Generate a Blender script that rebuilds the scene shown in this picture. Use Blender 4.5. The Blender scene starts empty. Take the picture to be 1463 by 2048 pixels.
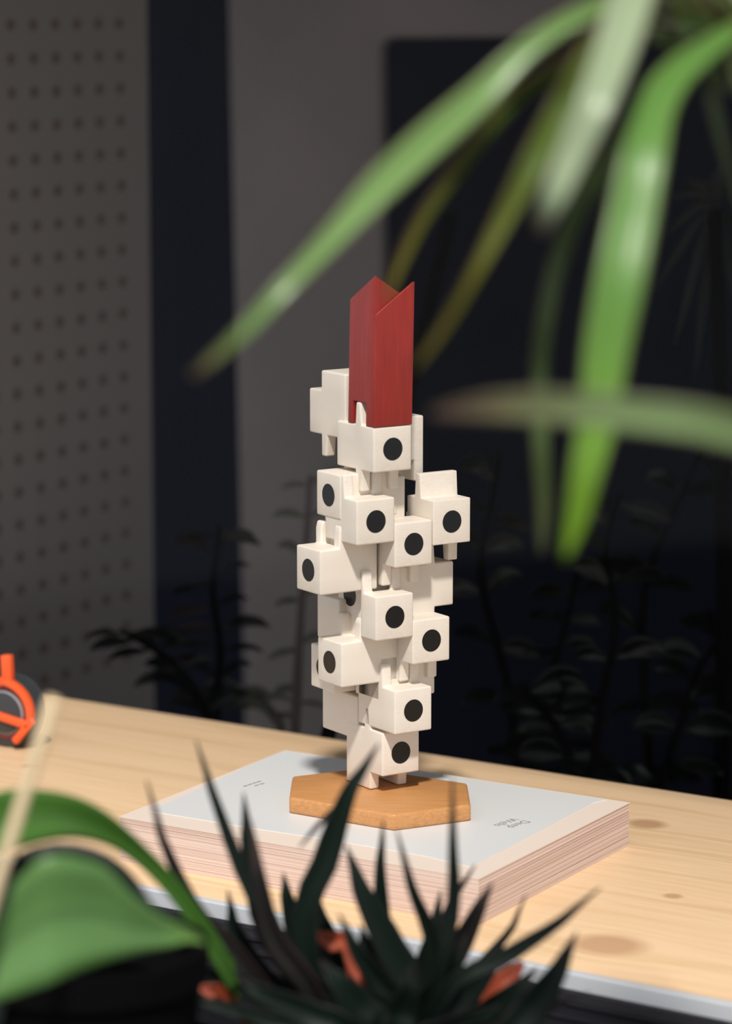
import bpy, bmesh, math, random
from mathutils import Vector, Matrix
random.seed(7)
S = bpy.context.scene
COL = S.collection
# ------------------------------------------------------------------ camera
FPX, W, H = 6300.0, 1463.0, 2048.0
PITCH = math.atan(1044.0/FPX)
FW = Vector((0, math.cos(PITCH), -math.sin(PITCH)))
UP = Vector((0, math.sin(PITCH), math.cos(PITCH)))
RT = Vector((1, 0, 0))
def ray(px, py): return FW + RT*((px-W/2)/FPX) - UP*((py-H/2)/FPX)
DT = 1.72
CAM = Vector((0, 0, .0345)) - ray(748, 1586)*DT
def P(px, py, d): return CAM + ray(px, py)*d
def G(px, py, z=0.0):
    r = ray(px, py); return CAM + r*((z-CAM.z)/r.z)
def proj(v):
    q = Vector(v)-CAM; d = q.dot(FW)
    return (W/2+FPX*q.dot(RT)/d, H/2-FPX*q.dot(UP)/d)
cd = bpy.data.cameras.new('camera'); co = bpy.data.objects.new('camera', cd); COL.objects.link(co)
co.location = CAM; co.rotation_euler = (math.pi/2-PITCH, 0, 0)
cd.sensor_fit = 'HORIZONTAL'; cd.sensor_width = 24.0; cd.lens = FPX/W*24.0
cd.clip_start = .02; cd.clip_end = 60
cd.dof.use_dof = True; cd.dof.focus_distance = 1.71; cd.dof.aperture_fstop = 5.8
S.camera = co
# ------------------------------------------------------------------ tower frame, sun, world, exposure
TA = math.radians(33.0)
E1 = Vector((math.cos(TA), math.sin(TA), 0)); E2 = Vector((-math.sin(TA), math.cos(TA), 0)); EZ = Vector((0, 0, 1))
travel = (E1*.34 + E2*.5 - EZ*.76).normalized()
sl = bpy.data.lights.new('sun', 'SUN'); so = bpy.data.objects.new('sun', sl); COL.objects.link(so)
so.rotation_euler = travel.to_track_quat('-Z', 'Y').to_euler(); sl.energy = 3.7; sl.angle = math.radians(4.0); sl.color = (1, .955, .90)
w = bpy.data.worlds.new('world'); S.world = w; w.use_nodes = True
w.node_tree.nodes['Background'].inputs[0].default_value = (.96, .965, 1, 1)
w.node_tree.nodes['Background'].inputs[1].default_value = .70
vs = S.view_settings; vs.view_transform = 'Standard'; vs.look = 'None'; vs.gamma = 1; vs.use_curve_mapping = False; vs.exposure = 0.02

# ------------------------------------------------------------------ helpers
def link(name, me, mat=None, parent=None):
    o = bpy.data.objects.new(name, me); COL.objects.link(o)
    if mat and me is not None: me.materials.append(mat)
    if parent: o.parent = parent
    return o
def tag(o, label=None, cat=None, group=None, kind=None):
    if label: o['label'] = label
    if cat: o['category'] = cat
    if group: o['group'] = group
    if kind: o['kind'] = kind
    return o
def empty(name, loc, label, cat, group=None):
    o = bpy.data.objects.new(name, None); COL.objects.link(o); o.location = loc; o.empty_display_size = .01
    return tag(o, label, cat, group)
def from_bm(name, bm, mat=None, parent=None, smooth=False):
    if parent:      # vertices are in world space: move into the parent's space
        bm.transform(Matrix.Translation(-Vector(parent_loc(parent))))
    bmesh.ops.recalc_face_normals(bm, faces=bm.faces)
    me = bpy.data.meshes.new(name); bm.to_mesh(me); bm.free()
    if smooth:
        for p in me.polygons: p.use_smooth = True
    return link(name, me, mat, parent)
def parent_loc(p):
    v = Vector((0, 0, 0))
    while p: v += p.location; p = p.parent
    return v
def quad_prism(bm, pts, thick):          # pts: world points of the top outline, extruded by vector thick
    a = [bm.verts.new(p) for p in pts]; b = [bm.verts.new(Vector(p)+thick) for p in pts]
    n = len(pts)
    bm.faces.new(a); bm.faces.new(b[::-1])
    for i in range(n): bm.faces.new([a[i], b[i], b[(i+1) % n], a[(i+1) % n]])
def cells(xs, ys, zs, solid):            # boundary of a set of grid cells, as one clean manifold
    bm = bmesh.new(); V = {}
    def v(i, j, k):
        if (i, j, k) not in V: V[(i, j, k)] = bm.verts.new((xs[i], ys[j], zs[k]))
        return V[(i, j, k)]
    nx, ny, nz = len(xs)-1, len(ys)-1, len(zs)-1
    def s(i, j, k): return 0 <= i < nx and 0 <= j < ny and 0 <= k < nz and solid(i, j, k)
    for i in range(nx):
        for j in range(ny):
            for k in range(nz):
                if not s(i, j, k): continue
                if not s(i-1, j, k): bm.faces.new([v(i,j,k), v(i,j,k+1), v(i,j+1,k+1), v(i,j+1,k)])
                if not s(i+1, j, k): bm.faces.new([v(i+1,j,k), v(i+1,j+1,k), v(i+1,j+1,k+1), v(i+1,j,k+1)])
                if not s(i, j-1, k): bm.faces.new([v(i,j,k), v(i+1,j,k), v(i+1,j,k+1), v(i,j,k+1)])
                if not s(i, j+1, k): bm.faces.new([v(i,j+1,k), v(i,j+1,k+1), v(i+1,j+1,k+1), v(i+1,j+1,k)])
                if not s(i, j, k-1): bm.faces.new([v(i,j,k), v(i,j+1,k), v(i+1,j+1,k), v(i+1,j,k)])
                if not s(i, j, k+1): bm.faces.new([v(i,j,k+1), v(i+1,j,k+1), v(i+1,j+1,k+1), v(i,j+1,k+1)])
    return bm
def tidy_bevel(bm, r, seg=3):
    bmesh.ops.dissolve_limit(bm, angle_limit=.01, verts=bm.verts, edges=bm.edges)
    ed = [e for e in bm.edges if len(e.link_faces) == 2 and e.calc_face_angle(0) > .3]
    bmesh.ops.bevel(bm, geom=ed, offset=r, segments=seg, profile=.5, affect='EDGES', clamp_overlap=True)
def smooth_angle(o, ang=40):
    me = o.data
    for p in me.polygons: p.use_smooth = True
    try: me.set_sharp_from_angle(angle=math.radians(ang))
    except Exception: pass
def tube(bm, pts, rads, seg=8):
    pts = [Vector(p) for p in pts]; rings = []
    for i, p in enumerate(pts):
        t = (pts[min(i+1, len(pts)-1)]-pts[max(i-1, 0)]).normalized()
        a = t.cross(Vector((.3, .2, 1)) if abs(t.z) < .9 else Vector((1, 0, 0))).normalized(); b = t.cross(a)
        rings.append([bm.verts.new(p+(a*math.cos(2*math.pi*k/seg)+b*math.sin(2*math.pi*k/seg))*rads[i]) for k in range(seg)])
    for r0, r1 in zip(rings, rings[1:]):
        for k in range(seg): bm.faces.new([r0[k], r0[(k+1) % seg], r1[(k+1) % seg], r1[k]])
    bm.faces.new(rings[0][::-1]); bm.faces.new(rings[-1])
def catmull(pts, n):
    out = []; m = len(pts)
    for i in range(n+1):
        t = i/n*(m-1); k = min(int(t), m-2); f = t-k
        g = lambda j: pts[max(0, min(m-1, j))]
        p0, p1, p2, p3 = g(k-1), g(k), g(k+1), g(k+2)
        out.append([.5*((2*b)+(c-a)*f+(2*a-5*b+4*c-d)*f*f+(3*b-a-3*c+d)*f**3) for a, b, c, d in zip(p0, p1, p2, p3)])
    return out
def leaf(name, path, mat, parent, fold=.25, roll=0.0, n=22, thick=.0007, label=None, svec=None):
    """path: (px, py, depth, halfwidth in px); a real ribbon leaf standing at that depth, arched, with a fold and thickness"""
    Q = catmull([tuple(p) for p in path], n)
    C = [P(q[0], q[1], q[2]) for q in Q]; R = [max(q[3], 0.6)*q[2]/FPX for q in Q]
    bm = bmesh.new(); uv = bm.loops.layers.uv.new('UVMap'); K = 7; rows = []
    for i, c in enumerate(C):
        t = (C[min(i+1, n)]-C[max(i-1, 0)]).normalized()
        s = svec or t.cross(FW).normalized(); nn = s.cross(t).normalized()
        if nn.dot(FW) > 0: nn = -nn
        s = (s*math.cos(roll)+nn*math.sin(roll))
        nn2 = s.cross(t).normalized()
        if nn2.dot(FW) > 0: nn2 = -nn2
        rows.append([bm.verts.new(c+s*R[i]*(u*2-1)+nn2*R[i]*fold*((abs(u*2-1))**1.3-.5)) for u in [k/(K-1) for k in range(K)]])
    for i in range(n):
        for k in range(K-1):
            f = bm.faces.new([rows[i][k], rows[i][k+1], rows[i+1][k+1], rows[i+1][k]]); f.smooth = True
            for lp, (uu, vv) in zip(f.loops, [(k, i), (k+1, i), (k+1, i+1), (k, i+1)]): lp[uv].uv = (uu/(K-1), vv/n)
    bm.transform(Matrix.Translation(-parent_loc(parent)))
    me = bpy.data.meshes.new(name); bm.to_mesh(me); bm.free()
    o = link(name, me, mat, parent)
    m = o.modifiers.new('thickness', 'SOLIDIFY'); m.thickness = thick; m.offset = 0
    if label: o['label'] = label
    return o

# ------------------------------------------------------------------ materials
def mat(name, col, rough=.6, spec=.5):
    m = bpy.data.materials.new(name); m.use_nodes = True
    b = m.node_tree.nodes['Principled BSDF']; b.inputs['Base Color'].default_value = (*col, 1)
    b.inputs['Roughness'].default_value = rough; b.inputs['Specular IOR Level'].default_value = spec
    return m
def nodes(m): return m.node_tree.nodes, m.node_tree.links, m.node_tree.nodes['Principled BSDF']
def mixc(nt, fac, a, b, blend='MIX'):
    n = nt.nodes.new('ShaderNodeMix'); n.data_type = 'RGBA'; n.blend_type = blend
    for sock, v in ((n.inputs[0], fac), (n.inputs[6], a), (n.inputs[7], b)):
        if isinstance(v, (int, float)): sock.default_value = v
        elif isinstance(v, tuple): sock.default_value = (*v, 1)
        else: nt.links.new(v, sock)
    return n.outputs[2]
def tnoise(nt, scale_vec, scale, detail=4, rot=None, coord='Object', rough=.55, dist=0):
    tc = nt.nodes.new('ShaderNodeTexCoord'); mp = nt.nodes.new('ShaderNodeMapping')
    mp.inputs['Scale'].default_value = scale_vec
    if rot: mp.inputs['Rotation'].default_value = rot
    nt.links.new(tc.outputs[coord], mp.inputs[0])
    n = nt.nodes.new('ShaderNodeTexNoise'); n.inputs['Scale'].default_value = scale; n.inputs['Detail'].default_value = detail
    n.inputs['Roughness'].default_value = rough; n.inputs['Distortion'].default_value = dist
    nt.links.new(mp.outputs[0], n.inputs['Vector']); return n.outputs[0]
def ramp(nt, f, stops):
    r = nt.nodes.new('ShaderNodeValToRGB'); e = r.color_ramp.elements
    e[0].position, e[0].color = stops[0][0], (*stops[0][1], 1); e[1].position, e[1].color = stops[-1][0], (*stops[-1][1], 1)
    for p, c in stops[1:-1]:
        x = e.new(p); x.color = (*c, 1)
    nt.links.new(f, r.inputs[0]); return r.outputs[0]
def bump(nt, b, h, strength, dist):
    n = nt.nodes.new('ShaderNodeBump'); n.inputs['Strength'].default_value = strength; n.inputs['Distance'].default_value = dist
    nt.links.new(h, n.inputs['Height']); nt.links.new(n.outputs[0], b.inputs['Normal'])
def math_n(nt, op, a, b=None):
    n = nt.nodes.new('ShaderNodeMath'); n.operation = op
    for i, v in enumerate((a, b)):
        if v is None: continue
        if isinstance(v, (int, float)): n.inputs[i].default_value = v
        else: nt.links.new(v, n.inputs[i])
    return n.outputs[0]

def wood(name, c0, c1, grain=(1, 12, 90), scale=60, rough=.55, bm_s=.15, contrast=.5, streak=None):
    m = mat(name, c0, rough); nt = m.node_tree; b = nt.nodes['Principled BSDF']
    f = tnoise(nt, grain, scale, 5); g = tnoise(nt, (1, 1, 1), scale*.8, 3)
    c = ramp(nt, f, [(.5-contrast/2, c0), (.5+contrast/2, c1)])
    c = mixc(nt, .12, c, mixc(nt, g, tuple(x*.8 for x in c0), c1))
    if streak:
        s = tnoise(nt, (grain[0]*2, grain[1]*2.5, grain[2]*2.5), scale, 3)
        c = mixc(nt, ramp(nt, s, [(.6, (0, 0, 0)), (.7, (1, 1, 1))]), c, streak)
    nt.links.new(c, b.inputs['Base Color']); bump(nt, b, f, bm_s, .0004)
    return m
M_block = wood('pale_beech', (.70, .625, .53), (.81, .74, .65), (7, 1, 9), 7, .5, .25, .5)
M_red = wood('red_stained_wood', (.20, .008, .005), (.35, .022, .012), (1, 1, .08), 500, .45, .1, .6)
M_hex = wood('warm_beech', (.47, .205, .065), (.62, .32, .125), (.05, 1, 1), 650, .45, .12, .5, (.42, .17, .05))
M_disc = mat('black_window_disc', (.006, .0055, .0055), .25, .3)

# pine board with grain along its length and brown knots
V1 = Vector((math.sin(math.radians(33.6)), math.cos(math.radians(33.6)), 0)); V2 = Vector((-V1.y, V1.x, 0))
M_pine = mat('pine_board', (.7, .5, .3), .55)
nt = M_pine.node_tree; bs = nt.nodes['Principled BSDF']
tc = nt.nodes.new('ShaderNodeTexCoord')
vec = tc.outputs['Object']
dist_total = None
knots = [(G(1292, 1648), .013), (G(1215, 1890), .022), (G(60, 1532), .006), (G(1345, 1792), .006)]
def vnode(op, a, b=None, out=0):
    n = nt.nodes.new('ShaderNodeVectorMath'); n.operation = op
    for i, v in enumerate((a, b)):
        if v is None: continue
        if isinstance(v, (tuple, Vector)): n.inputs[i].default_value = tuple(v)
        else: nt.links.new(v, n.inputs[i])
    return n.outputs[out]
# work in board axes: x along V2, y along V1
sepx = vnode('DOT_PRODUCT', vec, V2, 1); sepy = vnode('DOT_PRODUCT', vec, V1, 1)
warp = None; kmask = None
for kp, kr in knots:
    u0, v0 = kp.dot(V2), kp.dot(V1)
    du = math_n(nt, 'SUBTRACT', sepx, u0); dv = math_n(nt, 'SUBTRACT', sepy, v0)
    du2 = math_n(nt, 'MULTIPLY', du, .9)
    r = math_n(nt, 'SQRT', math_n(nt, 'ADD', math_n(nt, 'MULTIPLY', du2, du2), math_n(nt, 'MULTIPLY', dv, dv)))
    e = math_n(nt, 'DIVIDE', r, kr)
    g = math_n(nt, 'DIVIDE', 1.0, math_n(nt, 'ADD', 1.0, math_n(nt, 'MULTIPLY', e, e)))
    push = math_n(nt, 'MULTIPLY', math_n(nt, 'MULTIPLY', g, dv), -.75)
    warp = push if warp is None else math_n(nt, 'ADD', warp, push)
    kk = math_n(nt, 'SUBTRACT', 1.0, math_n(nt, 'SMOOTH_MIN', e, 1.3))
    km = math_n(nt, 'LESS_THAN', e, .62)
    sm = nt.nodes.new('ShaderNodeMapRange'); sm.inputs[1].default_value = 1.0; sm.inputs[2].default_value = .5; nt.links.new(e, sm.inputs[0])
    kmask = sm.outputs[0] if kmask is None else math_n(nt, 'MAXIMUM', kmask, sm.outputs[0])
yy = math_n(nt, 'ADD', sepy, warp)
cmb = nt.nodes.new('ShaderNodeCombineXYZ'); nt.links.new(math_n(nt, 'MULTIPLY', sepx, 2.2), cmb.inputs[0]); nt.links.new(math_n(nt, 'MULTIPLY', yy, 45), cmb.inputs[1])
n1 = nt.nodes.new('ShaderNodeTexNoise'); n1.inputs['Scale'].default_value = 1.6; n1.inputs['Detail'].default_value = 4; nt.links.new(cmb.outputs[0], n1.inputs['Vector'])
cmb2 = nt.nodes.new('ShaderNodeCombineXYZ'); nt.links.new(math_n(nt, 'MULTIPLY', sepx, 12), cmb2.inputs[0]); nt.links.new(math_n(nt, 'MULTIPLY', yy, 400), cmb2.inputs[1])
n2 = nt.nodes.new('ShaderNodeTexNoise'); n2.inputs['Scale'].default_value = 2; n2.inputs['Detail'].default_value = 3; nt.links.new(cmb2.outputs[0], n2.inputs['Vector'])
c = ramp(nt, n1.outputs[0], [(.3, (.74, .505, .295)), (.5, (.82, .59, .37)), (.62, (.70, .475, .27)), (.72, (.81, .61, .41))])
c = mixc(nt, math_n(nt, 'MULTIPLY', n2.outputs[0], .35), c, (.58, .38, .2))
kn = ramp(nt, n1.outputs[0], [(.3, (.36, .18, .09)), (.7, (.52, .30, .17))])
c = mixc(nt, math_n(nt, 'MULTIPLY', kmask, .75), c, kn)
nt.links.new(c, bs.inputs['Base Color']); bump(nt, bs, n2.outputs[0], .08, .0005)

M_page = mat('pinkish_pages', (.72, .56, .48), .8)
nt = M_page.node_tree
f = tnoise(nt, (.0015, .0015, 1), 2600, 2); nt.links.new(ramp(nt, f, [(.35, (.58, .42, .355)), (.65, (.79, .64, .57))]), nt.nodes['Principled BSDF'].inputs['Base Color'])
M_flyleaf = mat('cream_flyleaf', (.74, .625, .54), .7)
M_cover = mat('white_cover_sheet', (.69, .70, .70), .4)
M_ink = mat('grey_ink', (.18, .18, .19), .7)
M_alu = mat('pale_aluminium_strip', (.55, .57, .60), .45)
M_frame = mat('charcoal_window_frame', (.009, .009, .0125), .6, .2)
M_black = mat('black_plastic', (.002, .002, .0024), .8, .06)
M_soil = mat('dark_soil', (.004, .003, .0025), 1, .1)
M_orange = mat('orange_plastic', (.85, .11, .025), .35)
M_reel = mat('dark_grey_reel', (.035, .04, .045), .4)
M_reelred = mat('dull_red_ring', (.14, .025, .03), .5)
M_steel = mat('grey_steel', (.3, .32, .34), .3)
M_stake = mat('bamboo_stake', (.56, .44, .27), .7)
M_navy = mat('navy_reflection_wall', (.005, .0075, .021), .7, .12)  # navy tint stands for the sky's dim reflection in the pane
M_grey = mat('grey_plaster', (.3, .28, .275), .85)
nt = M_grey.node_tree; f = tnoise(nt, (1, 1, 1), 6, 3)
nt.links.new(ramp(nt, f, [(.3, (.225, .20, .195)), (.7, (.285, .25, .238))]), nt.nodes['Principled BSDF'].inputs['Base Color'])
M_peg = mat('grey_pegboard', (.27, .248, .235), .8, .2)
M_hole = mat('peg_hole_brown', (.16, .12, .10), .9)
M_pave = mat('asphalt', (.055, .055, .06), .9)
M_outer = mat('dark_facade', (.04, .04, .045), .8)

def leafmat(name, base, tip, edge, tipv=.1, rough=.35, mid=None, trans=.25, spec=.5):
    m = mat(name, base, rough, spec); nt = m.node_tree; b = nt.nodes['Principled BSDF']
    tcn = nt.nodes.new('ShaderNodeTexCoord'); sp = nt.nodes.new('ShaderNodeSeparateXYZ'); nt.links.new(tcn.outputs['UV'], sp.inputs[0])
    c = ramp(nt, sp.outputs[1], [(0, tip), (tipv, tip if False else tuple((a+b_)/2 for a, b_ in zip(tip, base))), (min(tipv*2, .9), base), (1, base)])
    ed = math_n(nt, 'ABSOLUTE', math_n(nt, 'SUBTRACT', sp.outputs[0], .5))
    c = mixc(nt, ramp(nt, ed, [(.40, (0, 0, 0)), (.5, (1, 1, 1))]), c, edge)
    if mid: c = mixc(nt, ramp(nt, ed, [(.0, (.8, .8, .8)), (.08, (0, 0, 0))]), c, mid)
    mp = nt.nodes.new('ShaderNodeMapping'); mp.inputs['Scale'].default_value = (26, .8, 1); nt.links.new(tcn.outputs['UV'], mp.inputs[0])
    nz = nt.nodes.new('ShaderNodeTexNoise'); nz.inputs['Scale'].default_value = 3; nt.links.new(mp.outputs[0], nz.inputs['Vector'])
    c = mixc(nt, math_n(nt, 'MULTIPLY', nz.outputs[0], .35), c, tuple(x*.55 for x in base))
    nt.links.new(c, b.inputs['Base Color'])
    if trans:
        t = nt.nodes.new('ShaderNodeBsdfTranslucent'); nt.links.new(c, t.inputs[0])
        mx = nt.nodes.new('ShaderNodeMixShader'); mx.inputs[0].default_value = trans
        out = nt.nodes['Material Output']; nt.links.new(b.outputs[0], mx.inputs[1]); nt.links.new(t.outputs[0], mx.inputs[2]); nt.links.new(mx.outputs[0], out.inputs[0])
    return m
M_drac = leafmat('dracaena_green', (.14, .33, .045), (.22, .06, .05), (.20, .10, .07), .05, .32)
M_drac_pale = leafmat('dracaena_pale', (.37, .47, .28), (.26, .12, .10), (.26, .22, .16), .05, .3)
M_drac_lime = leafmat('dracaena_lime', (.13, .30, .05), (.22, .42, .012), (.17, .16, .07), .22, .32)
M_drac_long = leafmat('dracaena_long', (.20, .36, .10), (.20, .07, .04), (.20, .15, .09), .05, .3)
M_drac_olive = leafmat('dracaena_olive', (.085, .15, .008), (.27, .22, .02), (.10, .03, .02), .2, .5)
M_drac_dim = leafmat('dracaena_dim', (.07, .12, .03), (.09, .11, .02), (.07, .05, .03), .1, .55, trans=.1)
M_drac_red = leafmat('dracaena_red_tip', (.21, .31, .12), (.14, .025, .035), (.16, .12, .09), .17, .4)
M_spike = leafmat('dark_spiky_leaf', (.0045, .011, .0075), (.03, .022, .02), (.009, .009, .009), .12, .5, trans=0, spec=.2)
M_spike_b = leafmat('dark_bronze_leaf', (.016, .015, .0135), (.07, .04, .036), (.03, .016, .016), .2, .5, trans=0, spec=.2)
M_dry = leafmat('orange_dry_leaf', (.42, .07, .025), (.30, .06, .03), (.3, .08, .04), .2, .6, trans=.1)
M_lily = leafmat('broad_green_leaf', (.09, .24, .035), (.11, .26, .05), (.07, .2, .03), .1, .4, mid=(.06, .16, .03))
M_lily2 = leafmat('broad_light_leaf', (.14, .30, .085), (.17, .32, .05), (.12, .27, .07), .1, .38, mid=(.085, .19, .06))
M_gleaf = leafmat('reflected_leaf', (.0022, .0045, .003), (.003, .004, .003), (.002, .003, .002), .1, .3, trans=0, spec=.22)  # near-black colour stands for leaves mirrored in the window glass
M_gleaf_b = leafmat('reflected_red_leaf', (.012, .005, .004), (.012, .005, .004), (.008, .004, .003), .1, .4, trans=0, spec=.15)
M_gstem = mat('near_black_stem', (.0012, .0014, .0015), .8, .05)

# ------------------------------------------------------------------ the setting
FA, FB = G(250, 1766), G(1463, 2006)          # front edge of the board
BA, BB = G(90, 1389), G(1463, 1600)           # back edge
u = (FA-FB).normalized(); nrm = Vector((-u.y, u.x, 0))
if nrm.y < 0: nrm = -nrm                      # into the shop
ub = (BA-BB).normalized()
F_l, F_r = FB+u*1.0, FB-u*.35
B_l, B_r = BB+ub*1.0, BB-ub*.4
board_th = .018
# the pine board is a thing: it could be lifted off the ledge
bm = bmesh.new(); quad_prism(bm, [F_l, F_r, B_r, B_l], Vector((0, 0, -board_th))); tidy_bevel(bm, .0012, 2)
o = from_bm('pine_board', bm, M_pine); smooth_angle(o)
tag(o, 'long pale pine board with brown knots lying under the book', 'board')
def slab(name, p, q, d0, d1, z0, z1, m, kind='structure', label=None, cat=None, bev=0):
    n = nrm; bm = bmesh.new()
    pts = [p+n*d0, q+n*d0, q+n*d1, p+n*d1]
    quad_prism(bm, [Vector((a.x, a.y, z1)) for a in pts], Vector((0, 0, z0-z1)))
    if bev: tidy_bevel(bm, bev, 2)
    o = from_bm(name, bm, m); tag(o, label, cat, None, kind); return o
slab('trim_1', F_l, F_r, -.006, -.0004, -.012, .0012, M_alu, bev=.0008)
slab('trim_2', F_l, F_r, -.07, -.0064, -.04, -.006, M_frame, bev=.002)
for i, d in enumerate((-.028, -.046)):
    slab('trim_%d' % (3+i), F_l, F_r, d-.005, d, -.006, -.0035, M_frame, bev=.001)
slab('trim_5', F_l, F_r, -.01, .36, -.06, -.0185, M_frame)                       # ledge below the board
slab('wall_front', F_l+u*.6, F_r-u*.9, -.07, 0.0, -1.0, -.0605, M_outer)
slab('trim_6', F_l+u*.6, F_r-u*.9, -.07, .0, .62, 1.3, M_outer)                 # unseen lintel above the window, added to shade the interior
slab('ceiling', F_l+u*.6, F_r-u*.9,   .0, 1.75, .68, .72, M_outer)  # unseen ceiling, added with the lintel to keep the sun out
M_glass = bpy.data.materials.new('clear_pane'); M_glass.use_nodes = True
nt = M_glass.node_tree; nt.nodes.clear()
out = nt.nodes.new('ShaderNodeOutputMaterial'); mx = nt.nodes.new('ShaderNodeMixShader')
tr = nt.nodes.new('ShaderNodeBsdfTransparent'); gl = nt.nodes.new('ShaderNodeBsdfGlossy'); gl.inputs['Roughness'].default_value = 0.02
mx.inputs[0].default_value = .0045
nt.links.new(tr.outputs[0], mx.inputs[1]); nt.links.new(gl.outputs[0], mx.inputs[2]); nt.links.new(mx.outputs[0], out.inputs[0])
slab('window_1', F_l+u*.6, F_r-u*.9, -.018, -.014, -.006, .621, M_glass)
# outside ground and the shop floor
bm = bmesh.new(); quad_prism(bm, [Vector((-6, -6, -1)), Vector((6, -6, -1)), Vector((6, 6, -1)), Vector((-6, 6, -1))], Vector((0, 0, -.05)))
tag(from_bm('floor', bm, M_pave), kind='structure')

# pegboard wall, receding to the right, its dark holes drawn as thin brown discs
PC = P(150, 400, 2.40)
pitch = .0254
def peg_px(px, py):       # intersection with the pegboard plane
    r = ray(px, py); n = Vector((V1.y, -V1.x, 0)); return CAM + r*((PC-CAM).dot(n)/r.dot(n))
N1 = Vector((V1.y, -V1.x, 0))
if N1.dot(CAM-PC) < 0: N1 = -N1
pl, pr = peg_px(-260, 300), peg_px(297, 300)
bm = bmesh.new(); quad_prism(bm, [Vector((pl.x, pl.y, -.9)), Vector((pr.x, pr.y, -.9)), Vector((pr.x, pr.y, .679)), Vector((pl.x, pl.y, .679))], -N1*.02)
wl = from_bm('wall_left', bm, M_peg); tag(wl, kind='structure')
bm = bmesh.new(); p0 = peg_px(22, 118)
for i in range(-5, 7):
    for j in range(-2, 20):
        c = p0+V1*pitch*i*1.02+Vector((0, 0, -pitch*.98*j)); ok = (c-pr).dot(V1) < -.012 and c.z < .59 and (c-pl).dot(V1) > .01
        if not ok: continue
        a = [bm.verts.new(c+N1*.0006+V1*.0046*math.cos(t*math.pi/5)+EZ*.0046*math.sin(t*math.pi/5)) for t in range(10)]
        b2 = [bm.verts.new(v.co-N1*.0016) for v in a]
        bm.faces.new(a); bm.faces.new(b2[::-1])
        for k in range(10): bm.faces.new([a[k], b2[k], b2[(k+1) % 10], a[(k+1) % 10]])
o = from_bm('peg_hole', bm, M_hole, wl); o['kind'] = 'stuff'

# back wall (navy) with a grey surround that has a rounded inner corner
def plane_px(px, py, c, n): r = ray(px, py); return CAM + r*((c-CAM).dot(n)/r.dot(n))
def wallbox(name, c, n, px0, px1, z0, z1, th, m):
    a, b = plane_px(px0, 700, c, n), plane_px(px1, 700, c, n)
    bm = bmesh.new(); quad_prism(bm, [Vector((a.x, a.y, z0)), Vector((b.x, b.y, z0)), Vector((b.x, b.y, z1)), Vector((a.x, a.y, z1))], -n*th)
    return tag(from_bm(name, bm, m), kind='structure')
NB = -nrm
wallbox('wall_back', P(900, 700, 3.05), NB, -1200, 3200, -.999, .679, .03, M_navy)
CG = P(700, 700, 2.85)
def gp(px, py): return plane_px(px, py, CG, NB)
gpts = [gp(447, -300), gp(494, 1750), gp(772, 1750)]
for k in range(7):
    t = k/6*math.pi/2; gpts.append(gp(758+24-24*math.cos(t)+0, 76+26-26*math.sin(t)))
gpts += [gp(1900, 66), gp(1900, -300)]
bm = bmesh.new(); quad_prism(bm, gpts, -NB*.014); tidy_bevel(bm, .004, 2)
o = from_bm('trim_7', bm, M_grey); tag(o, kind='structure'); smooth_angle(o)
wallbox('wall_right', P(900, 700, 2.84), NB, 2300, 2360, -.999, .679, .9, M_outer)

# ------------------------------------------------------------------ book
BT = .0245
bL, bK, bR, bF = G(238, 1633, BT), G(570, 1500, BT), G(1259, 1605, BT), G(957, 1758, BT)
bc = (bL+bK+bR+bF)/4
book = empty('book', Vector((bc.x, bc.y, 0)), 'thick book with pinkish page edges and white front sheet lying under the hexagonal base', 'book')
npg = 30; th = BT/npg
bm = bmesh.new()
for i in range(npg):
    z1 = BT-.0006-i*th*.975; j = [Vector((random.uniform(-.00012, .00012), random.uniform(-.00012, .00012), 0)) for _ in range(2)]
    z0 = z1-th*.9
    pts = []
    ins = random.uniform(.0002, .0007)
    for k, c in enumerate((bL, bF, bR, bK)):
        inset = (bc-c).normalized()*ins
        pts.append(Vector((c.x, c.y, z1))+Vector((inset.x, inset.y, 0))+j[0])
    quad_prism(bm, pts, Vector((0, 0, z0-z1)))
core = [Vector((c.x, c.y, BT-.0008))+Vector(((bc-c).normalized().x, (bc-c).normalized().y, 0))*.0013 for c in (bL, bF, bR, bK)]
quad_prism(bm, core, Vector((0, 0, -BT+.0009)))
o = from_bm('page_block', bm, M_page, book); o['label'] = 'pinkish stack of page edges'
def lift(z, *pp): return [G(x, y, z) for x, y in pp]
bm = bmesh.new(); quad_prism(bm, [Vector((c.x, c.y, BT)) for c in (bL, bF, bR, bK)], Vector((0, 0, -.0005)))
from_bm('flyleaf', bm, M_flyleaf, book)
# flyleaf's near left edge is slightly raised
bm = bmesh.new(); quad_prism(bm, lift(BT+.0003, (300, 1622), (540, 1512), (574, 1502), (1212, 1599), (1185, 1605), (1084, 1659), (941, 1733), (851, 1712), (740, 1693), (646, 1677), (511, 1657)), Vector((0, 0, -.0003)))
from_bm('cover_sheet', bm, M_cover, book)
def text_mesh(s, size, origin, rx, ry, name, parent, z):
    cu = bpy.data.curves.new('t', 'FONT'); cu.body = s; cu.size = size; cu.space_line = 1.0; cu.extrude = .00002; cu.offset = -size*.006
    ob = bpy.data.objects.new('t', cu); COL.objects.link(ob)
    bpy.context.view_layer.update()
    me = bpy.data.meshes.new_from_object(ob.evaluated_get(bpy.context.evaluated_depsgraph_get()))
    bpy.data.objects.remove(ob)
    for v in me.vertices:
        p = origin+rx*v.co.x+ry*v.co.y; p.z = z+v.co.z; v.co = p-parent_loc(parent)
    me.materials.clear()
    return link(name, me, M_ink, parent)
rd = (G(1008, 1654, BT)-G(1041, 1641, BT)).normalized(); dn = Vector((rd.y, -rd.x, 0))
if dn.x > 0: dn = -dn
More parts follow.
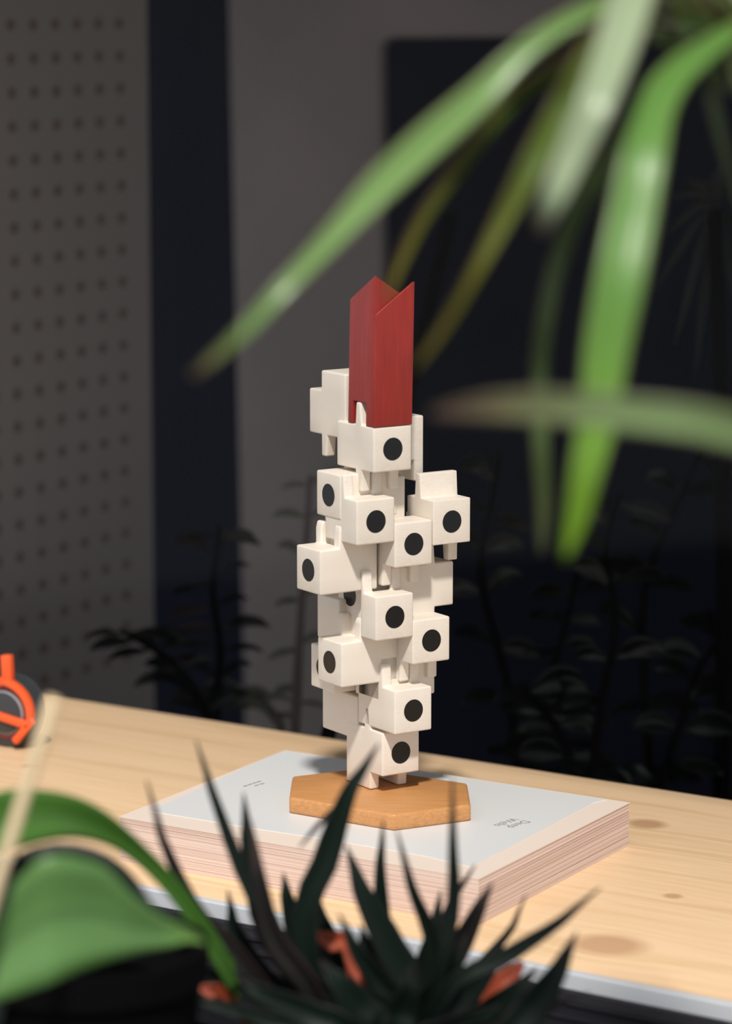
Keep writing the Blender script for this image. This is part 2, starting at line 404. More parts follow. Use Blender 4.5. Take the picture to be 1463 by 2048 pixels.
text_mesh('Deep\nWells', .0078, G(1046, 1641.5, BT), rd, -dn, 'title_print', book, BT+.00033)
bm = bmesh.new()
for (x0, y0, x1, y1) in ((487, 1573, 494, 1570.5), (496, 1570, 503, 1567.5), (505, 1567, 511, 1565), (513, 1564.5, 521, 1562), (509, 1571.5, 517, 1569.5), (519, 1568.5, 528, 1566.5)):
    a, b_ = G(x0, y0, BT+.0004), G(x1, y1, BT+.0004); s = Vector((-(b_-a).y, (b_-a).x, 0)).normalized()*.0005
    quad_prism(bm, [a-s, b_-s, b_+s, a+s], Vector((0, 0, -.00008)))
from_bm('faint_print', bm, M_ink, book)

# ------------------------------------------------------------------ hexagonal base
HZ = BT+.0003; HT = .0092; HTOP = HZ+HT
c = (G(578, 1596, HTOP)+G(937, 1575, HTOP))/2
hc = (G(583, 1551, HTOP)+G(940, 1611, HTOP)+G(934, 1566, HTOP)+G(578, 1596, HTOP))/4
hv = [G(584, 1552, HTOP), G(578, 1594, HTOP), G(787, 1629, HTOP), G(941, 1609, HTOP), G(934, 1566, HTOP)]
hv.append(hc*2-hv[2])
hv2 = sorted(hv, key=lambda p: math.atan2(p.y-hc.y, p.x-hc.x))
bm = bmesh.new(); quad_prism(bm, hv2, Vector((0, 0, -HT))); tidy_bevel(bm, .0016, 4)
o = from_bm('hexagonal_base', bm, M_hex); smooth_angle(o)
tag(o, 'flat six-sided orange-brown wooden base standing on the white book', 'base')

# ------------------------------------------------------------------ capsule blocks
CU = .0243
ORG = P(764, 1551, DT-.004)     # lower left corner of the front of the lowest block
ORG = Vector((0, 0, 0)) + ORG
ZB = ORG.z
def T(a, b, z): return ORG+E1*(a*CU)+E2*(b*CU)+EZ*(z*CU)
PX = [0, .5, .75, 1.05, 1.28, 1.5]; WX = [0, .25, .75, 1.0]; ZX = [-.48, 0, .38, .62, 1.0, 1.5]
def block_bm(pend=1.5, prongs=True, legs=True, full_top=False, slots=True, leglen=.48, legend=.75, prong_h=.5, post_up=0.0, slab_top=False, solid_down=False):
    px = [p for p in PX if p < pend-.02]+[pend]
    zx = list(ZX); zx[0] = -leglen; zx[-1] = 1+prong_h
    if post_up: zx.insert(5, 1+post_up)
    def solid(i, j, k):
        pm = (px[i]+px[i+1])/2; side = j != 1
        if 1 <= k <= 3:
            if slots and side and 1.05 < pm < 1.28 and (k == 3 or k == 1): return False
            return True
        if k >= 4:
            if slab_top: return pm > .5
            if post_up and k == 4 and pm > .75: return True
            return .5 < pm < .75 and prongs and (side or full_top)
        if k == 0 and solid_down: return True
        if k == 0: return .5 < pm < legend and legs and side
        return False
    bm = cells(px, WX, zx, solid)
    for v in bm.verts:      # slight taper of prongs and legs
        if v.co.z > 1.42 and not slab_top: v.co.x = .625+(v.co.x-.625)*.7
        if v.co.z < -.2 and legend < 1 and not solid_down: v.co.x = .625+(v.co.x-.625)*.78; v.co.x -= .02
    tidy_bevel(bm, .042, 3)
    return bm
def disc_bm():
    bm = bmesh.new(); a = []; b = []
    for k in range(40):
        t = 2*math.pi*k/40
        a.append(bm.verts.new((-.006, .5+.252*math.cos(t), .5+.252*math.sin(t)))); b.append(bm.verts.new((.01, .5+.252*math.cos(t), .5+.252*math.sin(t))))
    bm.faces.new(a); bm.faces.new(b[::-1])
    for k in range(40): bm.faces.new([a[k], b[k], b[(k+1) % 40], a[(k+1) % 40]])
    bmesh.ops.recalc_face_normals(bm, faces=bm.faces)
    return bm
AX = {'F': (E2, E1), 'L': (E1, E2), 'B': (-E2, E1), 'R': (-E1, E2)}
GR = 'pale interlocking blocks of the toy tower'
meshcache = {}
def solve_z(a, b, py, off=0):     # height at which tower point (a, b) shows at row py
    lo, hi = -5.0, 25.0
    for _ in range(50):
        m = (lo+hi)/2
        if proj(T(a, b, m))[1] > py: lo = m
        else: hi = m
    return (lo+hi)/2
def block(kind, a, b, z, label, disc=True, **kw):
    """a, b, z: corner of the block's footprint, in cube units; p runs inwards from the window face"""
    pd, wd = AX[kind]
    key = tuple(sorted(kw.items()))
    if key not in meshcache:
        bm = block_bm(**kw); bmesh.ops.recalc_face_normals(bm, faces=bm.faces)
        me = bpy.data.meshes.new('capsule_block'); bm.to_mesh(me); bm.free(); me.materials.append(M_block)
        for p in me.polygons: p.use_smooth = True
        try: me.set_sharp_from_angle(angle=math.radians(50))
        except Exception: pass
        meshcache[key] = me
    o = bpy.data.objects.new('capsule_block', meshcache[key]); COL.objects.link(o)
    mw = Matrix.Identity(4)
    for r in range(3):
        mw[r][0] = pd[r]*CU; mw[r][1] = wd[r]*CU; mw[r][2] = EZ[r]*CU; mw[r][3] = T(a, b, z)[r]
    if mw.to_3x3().determinant() < 0:       # mirror-free copy: flip the width axis
        for r in range(3): mw[r][1] = -wd[r]*CU; mw[r][3] = T(a, b, z)[r]+wd[r]*CU
    o.matrix_world = mw
    tag(o, label, 'wooden block', GR)
    if disc:
        if 'disc' not in meshcache:
            bm = disc_bm(); me = bpy.data.meshes.new('round_window'); bm.to_mesh(me); bm.free(); me.materials.append(M_disc); meshcache['disc'] = me
        d = bpy.data.objects.new('round_window', meshcache['disc']); COL.objects.link(d); d.parent = o; d['label'] = 'black round window'
    return o
def zc(kind, a, b, py):   # z of block whose window centre shows at row py
    ca, cb = {'F': (a+.5, b), 'L': (a, b+.5)}[kind]
    return solve_z(ca, cb, py)-.5
fr = [  # a, b, row of window centre, label, options
 (0, 0, 1505, 'lowest pale block with a round black window, standing on the hexagonal base', dict(legend=1.5, leglen=.40, slots=False)),
 (0, -.5, 1421, 'pale block directly above the lowest one, window lit by the sun', dict(legs=False, slots=False, post_up=.36)),
 (.48, -.5, 1281, 'pale block at the lower right side of the tower, window facing front', dict(pend=.75, prongs=False)),
 (-.5, -.5, 1234, 'pale block in the middle of the tower above the bottom third, front window', dict(pend=.63, legs=False)),
 (0, -.5, 1088, 'pale block at the tower centre between two higher front-facing neighbours', dict(pend=.75, prongs=False)),
 (1.02, -.5, 1043, 'rightmost front-facing pale block carrying a wide upright slab on top', dict(full_top=True, pend=1.1, prong_h=.54)),
 (-1, -.5, 1043, 'pale block left of centre in the upper half, faint brown reflection in its window', dict(pend=1.3, legs=False, slots=False)),
 (-.56, -.5, 898, 'topmost windowed pale block directly below the red block', dict(slots=False)),
]
for a, b, py, lab, kw in fr:
    block('F', a, b, zc('F', a, b, py), lab, **kw)
lf = [
 (-1.02, .12, 990, 'upper left pale block whose narrow window faces left', dict(prongs=False, legs=False, slots=False)),
 (-1.55, .12, 1140, 'leftmost pale block with two upright prongs at mid height', dict(legs=False, slots=False, post_up=.34)),
 (-.27, .42, 1190, 'pale block half hidden under the leftmost one, window partly covered', dict(prongs=False, slots=False, solid_down=True, leglen=.95)),
 (-1.0, .12, 1324, 'lower left pale block with two prongs, window facing left', dict(legs=False, slots=False, post_up=.40)),
 (-.52, 1.18, 1336, 'shaded pale block peeping out behind the lower left one', dict(prongs=False, legs=False, slots=False)),
]
for a, b, py, lab, kw in lf:
    block('L', a, b, zc('L', a, b, py), lab, **kw)
# blocks facing away
def zbot(a, b, py): return solve_z(a, b, py)
block('B', -.5, 2.24, zbot(-.5, 1.24, 874), 'cross-shaped pale block sticking out at the top left beside the red block', disc=False, prong_h=.45, slab_top=True, slots=False)
block('B', 0.015, 2.54, zbot(0, 1.54, 1472), 'pale block jutting back to the left just above the lowest block', disc=False, prongs=False, legs=False, slots=False)
block('B', -.46, 2.0, zbot(-.46, 1.95, 1274), 'shaded pale block on the left side under the leftmost windowed one', disc=False, prongs=False, legs=False, slots=False, pend=.93)
block('B', .5, 2.0, zbot(1.0, .62, 922), 'pale block at the upper right behind the red block', disc=False, pend=1.4, legend=1.4, prongs=False, slots=False)
block('R', 2.0, .12, zbot(2.0, .12, 1209), 'pale block sticking out to the right at mid height', disc=False, slots=False, legend=1.5, leglen=.3)
block('L', -.8, .14, zbot(.6, .14, 1040), 'pale block hidden in the core under the topmost windowed one', disc=False, legs=False, slots=False)
block('L', -.3, 1.2, zbot(.6, .14, 1150), 'pale core block behind the centre of the tower', disc=False, prongs=False, legs=False, slots=False)
block('R', 1.5, .12, zbot(1.0, .12, 1392), 'pale core block behind the lower right windowed one', disc=False, slots=False, prongs=False, legs=False)

# ------------------------------------------------------------------ red block
zr = zc('F', -.56, -.5, 898)+1.0
RH = 3.32
bm = cells([0, .3, 1], [0, .28, .8, 1], [0, .5, 3], lambda i, j, k: not (k == 0 and i == 0 and j == 1))
for v in bm.verts:
    if v.co.z > 2: v.co.z = RH-.6*v.co.y-.62*v.co.x
tidy_bevel(bm, .03, 3)
def towr(bm, a, b, z, lean=math.radians(1.1)):
    for v in bm.verts:
        q = v.co.copy(); v.co = T(a+q.x+q.z*math.tan(lean), b+q.y, z+q.z)
towr(bm, -.56, -.5+.05, zr+.01)
root = empty('red_block', T(-.06, 0, zr), 'tall dark red wooden block with slanted tips on top of the pale tower', 'wooden block')
o = from_bm('block_body', bm, M_red, root); smooth_angle(o, 50)
bm = bmesh.new(); quad_prism(bm, [Vector((0, 0, 0)), Vector((1, 0, 0)), Vector((1, 0, 3.13)), Vector((.97, 0, 3.13)), Vector((0, 0, 2.46))], Vector((0, .06, 0)))
tidy_bevel(bm, .022, 3); towr(bm, -.56, -.5-.01, zr+.01)
o = from_bm('front_panel', bm, M_red, root); smooth_angle(o, 50)

# ------------------------------------------------------------------ tape measure at the left edge
d = 1.98
tm = empty('measuring_tape', G(28, 1482), 'orange and dark grey reel tape measure at the left edge of the board', 'tape measure')
ax = V1*0.0+Vector((.80, -.6, 0)).normalized()
cc = P(2, 1440, 1.97); cc.z = .0225
right = Vector((ax.y, -ax.x, 0)); 
if right.x < 0: right = -right
cc = Vector((P(18, 1440, 1.97).x, P(18, 1440, 1.97).y, .0225))
rx = Vector((.893, -.45, 0)).normalized(); aw = Vector((-.45, -.893, 0))
def ringpts(r, off, t): return cc+aw*off+(rx*math.cos(t)+EZ*math.sin(t))*r
def disc(name, r, o0, o1, m, par, hole=0):
    bm = bmesh.new(); a = [bm.verts.new(ringpts(r, o0, 2*math.pi*k/40)) for k in range(40)]; b = [bm.verts.new(ringpts(r, o1, 2*math.pi*k/40)) for k in range(40)]
    bm.faces.new(a); bm.faces.new(b)
    for k in range(40): bm.faces.new([a[k], a[(k+1) % 40], b[(k+1) % 40], b[k]])
    tidy_bevel(bm, .0006, 2)
    o = from_bm(name, bm, m, par); smooth_angle(o); return o
disc('reel', .0222, -.008, .004, M_reel, tm); disc('inner_ring', .017, .004, .0052, M_reelred, tm); disc('ring_edge', .0135, .0052, .0062, M_steel, tm); disc('reel_hub', .0125, .0062, .0072, M_reel, tm)
bm = bmesh.new()
rows = []
for k in range(17):
    t = math.radians(92-k*6.6)
    rows.append([bm.verts.new(ringpts(r, o_, t)) for r, o_ in ((.0178, .003), (.0178, .0085), (.0222, .0085), (.0222, .003))])
for a, b in zip(rows, rows[1:]):
    for k in range(4): bm.faces.new([a[k], a[(k+1) % 4], b[(k+1) % 4], b[k]])
bm.faces.new(rows[0]); bm.faces.new(rows[-1][::-1]); tidy_bevel(bm, .0008, 2)
o = from_bm('guard_arc', bm, M_orange, tm); smooth_angle(o)
def bar(name, a, b, w, h, m, par):
    bm = bmesh.new(); t = (b-a).normalized(); s = t.cross(aw).normalized()*h/2; q = aw*w/2
    quad_prism(bm, [a-s-q, b-s-q, b+s-q, a+s-q], q*2); tidy_bevel(bm, .0012, 3)
    o = from_bm(name, bm, m, par); smooth_angle(o); return o
bar('cross_bar', ringpts(.004, .008, math.radians(200)), ringpts(.0215, .008, math.radians(-16)), .004, .0052, M_orange, tm)
bar('foot_bar', ringpts(.0235, .008, math.radians(-3)), ringpts(.0195, .008, math.radians(-62)), .004, .005, M_orange, tm)
bar('end_hook', ringpts(.0205, .004, math.radians(82)), ringpts(.0205, .004, math.radians(82))+EZ*.0165-rx*.001, .006, .0068, M_orange, tm)

# ------------------------------------------------------------------ planter and plants in front of the window
def slab_pts(px, d): return P(px, 2048, d)
PZ = -.035
pl0 = FB+u*.75-nrm*.11; pl1 = FB-u*.30-nrm*.11
planter = empty('planter_trough', Vector(((pl0.x+pl1.x)/2, (pl0.y+pl1.y)/2, -.20)), 'black planter trough in front of the window sill', 'planter')
bm = bmesh.new()
def tr_pt(s, t, z): q = pl1.lerp(pl0, s)-nrm*(.30*t); return Vector((q.x, q.y, z))
outer = [(0, 0), (1, 0), (1, 1), (0, 1)]; inner = [(.012, .04), (.988, .04), (.988, .96), (.012, .96)]
ot = [bm.verts.new(tr_pt(s, t, PZ)) for s, t in outer]; it = [bm.verts.new(tr_pt(s, t, PZ)) for s, t in inner]
obm = [bm.verts.new(tr_pt(s, t, -.99)) for s, t in outer]; ib = [bm.verts.new(tr_pt(s, t, -.16)) for s, t in inner]
for k in range(4):
    l = (k+1) % 4
    bm.faces.new([ot[k], ot[l], it[l], it[k]]); bm.faces.new([ot[k], obm[k], obm[l], ot[l]]); bm.faces.new([it[k], it[l], ib[l], ib[k]])
bm.faces.new(obm); bm.faces.new(ib)
from_bm('trough', bm, M_black, planter)
bm = bmesh.new(); quad_prism(bm, [tr_pt(s, t, PZ-.012) for s, t in ((.014, .05), (.986, .05), (.986, .95), (.014, .95))], Vector((0, 0, -.05)))
from_bm('soil', bm, M_soil, planter)

def root_at(px, d):
    q = P(px, 2048, d); return Vector((q.x, q.y, PZ-.013))
def pxof(v):
    x, y = proj(v); return x, y
# dracaena, top right
DD = .98
rb = root_at(1560, 1.02)
dr = empty('dracaena', rb, 'tall dracaena with long arching green leaves hanging in from the upper right', 'plant')
crown = P(1500, 40, 1.0)
bm = bmesh.new(); tube(bm, [rb, rb.lerp(crown, .4)+Vector((.03, 0, 0)), rb.lerp(crown, .75)+Vector((.03, 0, 0)), crown], [.009, .008, .0075, .007], 10)
o = from_bm('stem', bm, mat('dracaena_bark', (.10, .08, .05), .8), dr, True)
D = [
 ([(385,752,.95,6),(480,670,.94,14),(565,578,.94,17),(660,480,.95,22),(760,372,.96,33),(860,278,.97,36),(960,190,.98,32),(1045,105,.985,24),(1130,45,.99,21),(1230,-2,1.0,18),(1360,-45,1.0,16),(1500,-20,1.0,14)], M_drac_long, .3, .1),
 ([(770,600,1.04,5),(800,525,1.04,14),(845,435,1.04,16),(905,350,1.04,17),(970,265,1.03,18),(1030,195,1.03,20),(1100,145,1.02,20),(1200,75,1.01,20),(1340,20,1.0,16),(1500,40,1.0,14)], M_drac_olive, .3, .8),
 ([(828,738,.99,5),(890,650,.98,10),(950,545,.97,13),(1005,440,.97,20),(1065,330,.97,30),(1120,225,.98,32),(1165,140,.98,30),(1215,60,.99,26),(1290,-10,1.0,20),(1400,-40,1.0,16),(1500,30,1.0,14)], M_drac_olive, .35, .3),
 ([(1080,465,.94,10),(1105,400,.93,24),(1145,305,.93,32),(1190,205,.93,37),(1225,110,.94,42),(1255,20,.95,44),(1290,-70,.97,40),(1400,-130,.99,25),(1500,20,1.0,14)], M_drac_pale, .25, 0),
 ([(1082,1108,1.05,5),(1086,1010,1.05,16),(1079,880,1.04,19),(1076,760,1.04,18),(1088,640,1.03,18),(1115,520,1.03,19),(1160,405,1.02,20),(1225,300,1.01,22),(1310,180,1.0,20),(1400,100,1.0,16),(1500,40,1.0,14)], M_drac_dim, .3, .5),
 ([(1128,1120,.96,5),(1152,1040,.955,22),(1172,940,.95,32),(1196,830,.95,40),(1212,700,.95,46),(1236,570,.95,50),(1262,440,.955,50),(1286,310,.96,47),(1310,215,.97,40),(1355,145,.98,32),(1425,90,.99,22),(1500,40,1.0,14)], M_drac_lime, .25, 0),
 ([(862,826,.90,7),(960,815,.88,23),(1060,812,.87,31),(1170,818,.86,34),(1290,830,.86,36),(1400,844,.86,38),(1520,864,.87,40),(1640,800,.90,36),(1700,500,.95,26),(1620,150,.99,16),(1500,40,1.0,12)], M_drac_red, .25, .2),
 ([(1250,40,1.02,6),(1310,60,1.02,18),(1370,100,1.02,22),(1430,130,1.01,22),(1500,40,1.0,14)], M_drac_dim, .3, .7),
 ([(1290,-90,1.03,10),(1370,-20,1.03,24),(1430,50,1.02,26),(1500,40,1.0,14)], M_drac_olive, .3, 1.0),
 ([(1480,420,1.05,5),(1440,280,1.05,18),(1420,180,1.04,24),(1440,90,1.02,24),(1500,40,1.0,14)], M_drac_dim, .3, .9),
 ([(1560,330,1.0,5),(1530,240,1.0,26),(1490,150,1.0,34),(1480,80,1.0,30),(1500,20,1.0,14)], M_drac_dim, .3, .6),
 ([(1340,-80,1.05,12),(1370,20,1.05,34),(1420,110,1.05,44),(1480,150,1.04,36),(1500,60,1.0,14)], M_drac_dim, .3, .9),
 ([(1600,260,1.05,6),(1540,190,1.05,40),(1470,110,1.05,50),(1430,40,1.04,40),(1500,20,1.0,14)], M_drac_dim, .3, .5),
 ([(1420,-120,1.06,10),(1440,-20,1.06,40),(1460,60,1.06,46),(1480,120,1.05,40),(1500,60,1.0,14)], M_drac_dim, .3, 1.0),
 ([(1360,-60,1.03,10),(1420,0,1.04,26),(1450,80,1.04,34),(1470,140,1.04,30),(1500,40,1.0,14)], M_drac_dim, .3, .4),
]
for path, m, fold, roll in D: leaf('leaf', path, m, dr, fold, roll, n=30)

# dark spiky plant, bottom centre
sp_root = root_at(770, 1.36)
sp = empty('spiky_plant', sp_root, 'dark green spiky-leaved plant rising from the bottom centre in front of the book', 'plant')
rx_, ry_ = pxof(sp_root)
bm = bmesh.new(); tube(bm, [sp_root, sp_root+Vector((0, 0, .03)), sp_root+Vector((.003, 0, .055))], [.009, .008, .006], 10)
from_bm('stem', bm, M_gstem, sp, True)
SPK = [
 ((292,1560),(330,1690),(400,1830),(520,1960), 16, 1.30), ((392,1480),(430,1600),(495,1770),(600,1960), 15, 1.32),
 ((487,1585),(497,1700),(530,1850),(620,2000), 28, 1.34), ((500,1640),(520,1760),(550,1880),(640,2010), 26, 1.30),
 ((757,1487),(695,1590),(655,1710),(610,1900), 26, 1.33), ((598,1695),(632,1655),(668,1618),(690,1600), 5, 1.335),
 ((566,1745),(575,1800),(600,1890),(660,2000), 22, 1.38), ((692,1690),(725,1790),(775,1890),(820,2010), 34, 1.34),
 ((766,1640),(760,1740),(765,1850),(780,1990), 17, 1.36), ((792,1660),(825,1780),(865,1890),(850,2020), 18, 1.33),
 ((676,1826),(712,1900),(760,1965),(800,2040), 26, 1.30), ((904,1555),(905,1690),(905,1820),(870,1980), 14, 1.31),
 ((985,1765),(955,1820),(915,1900),(860,2010), 24, 1.35), ((950,1730),(905,1800),(880,1880),(860,1990), 14, 1.38),
 ((1052,1790),(1020,1860),(960,1930),(880,2020), 12, 1.36), ((1200,1775),(1110,1850),(1010,1915),(880,2000), 17, 1.30),
 ((1153,1865),(1110,1950),(1060,2020),(980,2110), 34, 1.28), ((1178,1985),(1110,2010),(1040,2040),(940,2100), 12, 1.30),
 ((455,1780),(470,1860),(520,1950),(620,2040), 22, 1.36), ((620,1760),(640,1850),(680,1940),(740,2030), 34, 1.38),
 ((385,1930),(450,1960),(560,2010),(680,2080), 22, 1.30), ((880,1780),(870,1860),(850,1940),(820,2030), 26, 1.37),
 ((1010,1870),(980,1930),(930,1990),(860,2060), 30, 1.33), ((540,1830),(570,1900),(620,1970),(700,2050), 32, 1.33),
 ((1075,1935),(1030,1980),(970,2030),(880,2090), 26, 1.34), ((720,1850),(740,1920),(770,1980),(790,2050), 34, 1.35),
 ((930,1870),(905,1930),(870,1990),(830,2060), 34, 1.32), ((470,1950),(530,1990),(620,2030),(720,2090), 30, 1.28),
 ((330,1990),(430,2010),(560,2050),(700,2100), 20, 1.30), ((640,1920),(680,1970),(720,2020),(760,2080), 40, 1.30),
 ((1000,2010),(950,2030),(880,2060),(820,2100), 26, 1.27), ((820,1930),(815,1980),(800,2030),(790,2090), 34, 1.29),
]
for i, (a, b, c_, d_, hw, dep) in enumerate(SPK):
    m = M_spike_b if i in (5, 12, 14, 17, 0, 13, 3) else M_spike
    if i == 5: path = [(a[0], a[1], dep, 1), (b[0], b[1], dep, hw), (c_[0], c_[1], dep, hw), (d_[0], d_[1], dep-.003, 3)]
    else: path = [(a[0], a[1], dep, .8), ((a[0]+b[0])/2, (a[1]+b[1])/2, dep, hw*.35), (b[0], b[1], dep, hw*.62), (c_[0], c_[1], dep+.005, hw), (d_[0], d_[1], dep+.01, hw*.9), (rx_, ry_-30, 1.36, hw*.4)]
    leaf('leaf', path, m, sp, .4, random.uniform(-.5, .5), n=16)
for (a, b, hw, dep) in [((630,1868),(700,1900),20,1.37), ((690,1890),(735,1985),16,1.37), ((1045,1925),(985,1985),20,1.37), ((400,1975),(455,1995),18,1.33)]:
    leaf('dry_leaf', [(a[0], a[1], dep, 6), ((a[0]+b[0])/2, (a[1]+b[1])/2, dep, hw), (b[0], b[1], dep, hw*.8), ((b[0]+rx_)/2, (b[1]+ry_)/2, 1.375, 6), (rx_, ry_-20, 1.36, 3)], M_dry, sp, .3, 0, n=12, label='withered orange-red leaf')

# broad-leaved plant, bottom left
lr = root_at(-120, 1.2)
lp = empty('broad_leaved_plant', lr, 'plant with broad glossy green leaves at the bottom left corner', 'plant')
bx, by = pxof(lr)
leaf('leaf', [(470,1985,1.30,10),(445,1925,1.29,17),(400,1850,1.28,18),(345,1775,1.27,18),(288,1716,1.26,19),(239,1676,1.25,24),(188,1648,1.24,34),(132,1633,1.23,44),(66,1633,1.22,54),(-10,1650,1.21,62),(-90,1720,1.21,60),(bx,by,1.2,12)], M_lily, lp, .25, 0, n=30)
leaf('leaf', [(412,1886,1.14,2),(376,1871,1.138,13),(342,1867,1.135,26),(308,1862,1.13,37),(256,1848,1.12,62),(205,1830,1.112,95),(154,1828,1.105,114),(102,1836,1.10,129),(68,1851,1.10,126),(30,1878,1.10,112),(0,1912,1.10,88),(-40,1950,1.10,64),(-90,1985,1.11,42),(-150,2040,1.14,26)], M_lily2, lp, .22, -.1, n=40, svec=-UP)
bm = bmesh.new(); tube(bm, [P(-145,2035,1.139), P(-170,2080,1.15), lr+Vector((0,0,.01))], [.003,.003,.004], 8); from_bm('stem', bm, M_lily, lp, True)
leaf('leaf', [(340,1860,1.2,3),(290,1835,1.2,32),(240,1812,1.2,68),(180,1790,1.2,92),(110,1785,1.2,100),(40,1815,1.2,95),(-40,1860,1.2,80),(bx,by,1.2,14)], M_spike, lp, .2, 0, n=20, label='dark leaf shape for the shadowed edge of the light leaf')  # extra dark shape standing for the light leaf's shadowed edge
leaf('leaf', [(478,1995,1.32,4),(455,1930,1.32,14),(430,1875,1.31,14),(380,1850,1.3,10),(200,2050,1.25,8),(bx,by,1.2,8)], M_lily, lp, .2, 0, n=16)
pc = P(175, 2048, 1.24); pc = Vector((pc.x, pc.y, 0)); pz1 = P(400, 1908, 1.22).z
bm = bmesh.new(); prof = [(.036, PZ-.0125), (.0445, pz1-.014), (.048, pz1-.013), (.048, pz1), (.0445, pz1), (.043, pz1-.012), (.0, pz1-.012)]
rows = [[bm.verts.new(pc+Vector((r_*math.cos(2*math.pi*k/48), r_*math.sin(2*math.pi*k/48), z_))) for k in range(48)] for r_, z_ in prof[:-1]]
for a, b in zip(rows, rows[1:]):
    for k in range(48): bm.faces.new([a[k], a[(k+1) % 48], b[(k+1) % 48], b[k]])
bm.faces.new(rows[0]); bm.faces.new(rows[-1])
o = from_bm('pot', bm, M_black, lp); smooth_angle(o)
# bamboo stake
q0, q1 = P(-45, 1895, 1.08), P(108, 1396, 1.10)
sk0 = root_at(-100, 1.12); dirn = (q1-q0).normalized(); q00 = q0-dirn*((q0.z-(PZ-.02))/dirn.z)
st = empty('plant_stake', q00, 'pale tan bamboo stake leaning in front of the broad green leaves', 'stake')
bm = bmesh.new(); pts = [q00.lerp(q1, t/14) for t in range(15)]; tube(bm, pts, [.0024+(.0004 if t % 5 == 4 else 0) for t in range(15)], 10); from_bm('cane', bm, M_stake, st, True)

# ------------------------------------------------------------------ window-glass reflections of plants, built as dark plants behind the board
M_dull = leafmat('dull_reflected_leaf', (.11, .12, .09), (.12, .10, .08), (.10, .09, .08), .1, .6, trans=0, spec=.2)  # dull tone stands for faint glass reflections over the grey wall
M_dullstem = mat('dull_reflected_stem', (.11, .09, .08), .8, .1)
def reflected_plant(name, stems, label, floor_z=-.999, dep=2.2, lw=(26, 40), nl=9, seed=0, red=0.0, pointed=False, mats=None):
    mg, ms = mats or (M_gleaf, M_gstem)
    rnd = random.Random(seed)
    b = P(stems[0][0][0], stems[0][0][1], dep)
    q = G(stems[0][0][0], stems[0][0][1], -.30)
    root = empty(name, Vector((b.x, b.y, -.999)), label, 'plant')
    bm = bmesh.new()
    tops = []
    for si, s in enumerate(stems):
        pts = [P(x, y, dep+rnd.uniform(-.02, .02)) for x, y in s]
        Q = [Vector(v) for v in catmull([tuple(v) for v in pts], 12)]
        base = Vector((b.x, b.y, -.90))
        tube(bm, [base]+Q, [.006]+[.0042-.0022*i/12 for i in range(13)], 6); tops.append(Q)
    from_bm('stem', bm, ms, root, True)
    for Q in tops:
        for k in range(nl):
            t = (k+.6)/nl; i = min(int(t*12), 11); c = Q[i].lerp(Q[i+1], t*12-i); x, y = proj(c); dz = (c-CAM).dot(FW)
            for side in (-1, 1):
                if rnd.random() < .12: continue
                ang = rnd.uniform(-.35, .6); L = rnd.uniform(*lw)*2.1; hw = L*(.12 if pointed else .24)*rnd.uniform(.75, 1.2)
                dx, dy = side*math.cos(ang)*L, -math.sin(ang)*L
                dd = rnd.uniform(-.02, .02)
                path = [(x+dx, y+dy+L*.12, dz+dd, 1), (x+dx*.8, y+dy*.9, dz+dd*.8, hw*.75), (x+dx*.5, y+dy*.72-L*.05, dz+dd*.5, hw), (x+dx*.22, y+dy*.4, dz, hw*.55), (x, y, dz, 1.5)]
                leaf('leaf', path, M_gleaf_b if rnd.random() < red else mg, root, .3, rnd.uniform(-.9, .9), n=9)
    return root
reflected_plant('reflected_shrub', [[(1040,1560),(1010,1350),(960,1150),(985,1000),(1000,900)], [(1060,1560),(1090,1400),(1130,1250),(1160,1120)]], 'dark window reflection of a round-leaved shrub, built solid just right of the tower', seed=2, lw=(30, 46), nl=8)
reflected_plant('reflected_shrub', [[(1300,1600),(1290,1400),(1285,1200),(1330,1060),(1390,930),(1420,860)], [(1310,1600),(1360,1450),(1400,1330),(1470,1240)]], 'dark window reflection of a shrub with curling leaves, built solid at the right edge', seed=5, lw=(36, 54), nl=8, red=.15)
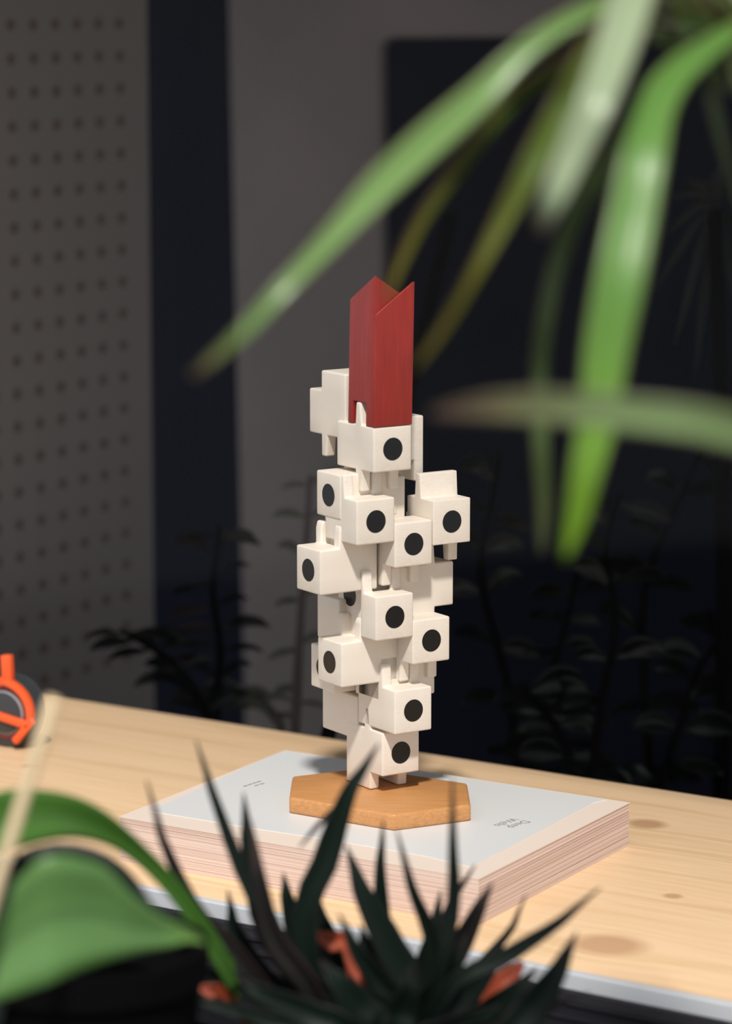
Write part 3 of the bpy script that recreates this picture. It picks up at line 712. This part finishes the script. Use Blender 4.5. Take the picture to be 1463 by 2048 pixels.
reflected_plant('reflected_shrub', [[(1180,1580),(1200,1420),(1230,1250),(1210,1100),(1240,990)], [(1160,1580),(1110,1450),(1050,1380)]], 'dark window reflection of a dense shrub, built solid between its two taller neighbours', seed=9, lw=(36, 56), nl=9, dep=2.15)
reflected_plant('reflected_shrub', [[(430,1440),(440,1300),(425,1180),(440,1050)], [(420,1440),(350,1330),(240,1260)]], 'dim window reflection of a leafy plant, built solid left of the tower before the dark gap', seed=12, lw=(34, 54), nl=8, red=.2, dep=2.3, pointed=True)
reflected_plant('reflected_shrub', [[(590,1450),(600,1250),(612,1080),(620,950)], [(560,1450),(520,1400),(470,1370)]], 'dim window reflection of a leafy plant, built solid directly behind the left side of the tower', seed=21, lw=(26, 42), nl=6, mats=(M_dull, M_dullstem), dep=2.3, pointed=True)
# spiky plant mirrored in the glass, far right, also built solid
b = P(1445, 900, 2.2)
r = empty('reflected_spiky_plant', Vector((b.x, b.y, -.999)), 'black window reflection of a spiky-leaved plant, built solid at the right edge', 'plant')
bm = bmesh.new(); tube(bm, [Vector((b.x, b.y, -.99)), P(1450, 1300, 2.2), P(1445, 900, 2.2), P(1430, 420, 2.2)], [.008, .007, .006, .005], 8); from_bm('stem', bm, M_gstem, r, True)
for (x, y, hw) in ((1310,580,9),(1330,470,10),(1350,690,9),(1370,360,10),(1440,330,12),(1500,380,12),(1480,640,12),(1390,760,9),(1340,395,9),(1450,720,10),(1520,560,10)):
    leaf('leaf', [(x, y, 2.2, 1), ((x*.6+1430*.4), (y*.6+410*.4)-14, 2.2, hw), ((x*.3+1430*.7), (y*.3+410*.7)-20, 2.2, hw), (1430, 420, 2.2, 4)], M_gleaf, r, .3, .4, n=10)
# black stake behind the red block
a0, a1 = P(903, 424, 2.05), P(800, 860, 2.05)
dirn = (a0-a1).normalized(); low = a1-dirn*((a1.z+.99)/dirn.z)
bm = bmesh.new(); s = Vector((.0042, .002, 0)); t_ = Vector((-.001, .003, 0))
quad_prism(bm, [low-s-t_, low+s-t_, low+s+t_, low-s+t_], a0-low); tidy_bevel(bm, .0006, 1)
o = from_bm('black_stake', bm, M_gstem); tag(o, 'black straight stake leaning behind the red block', 'stake')
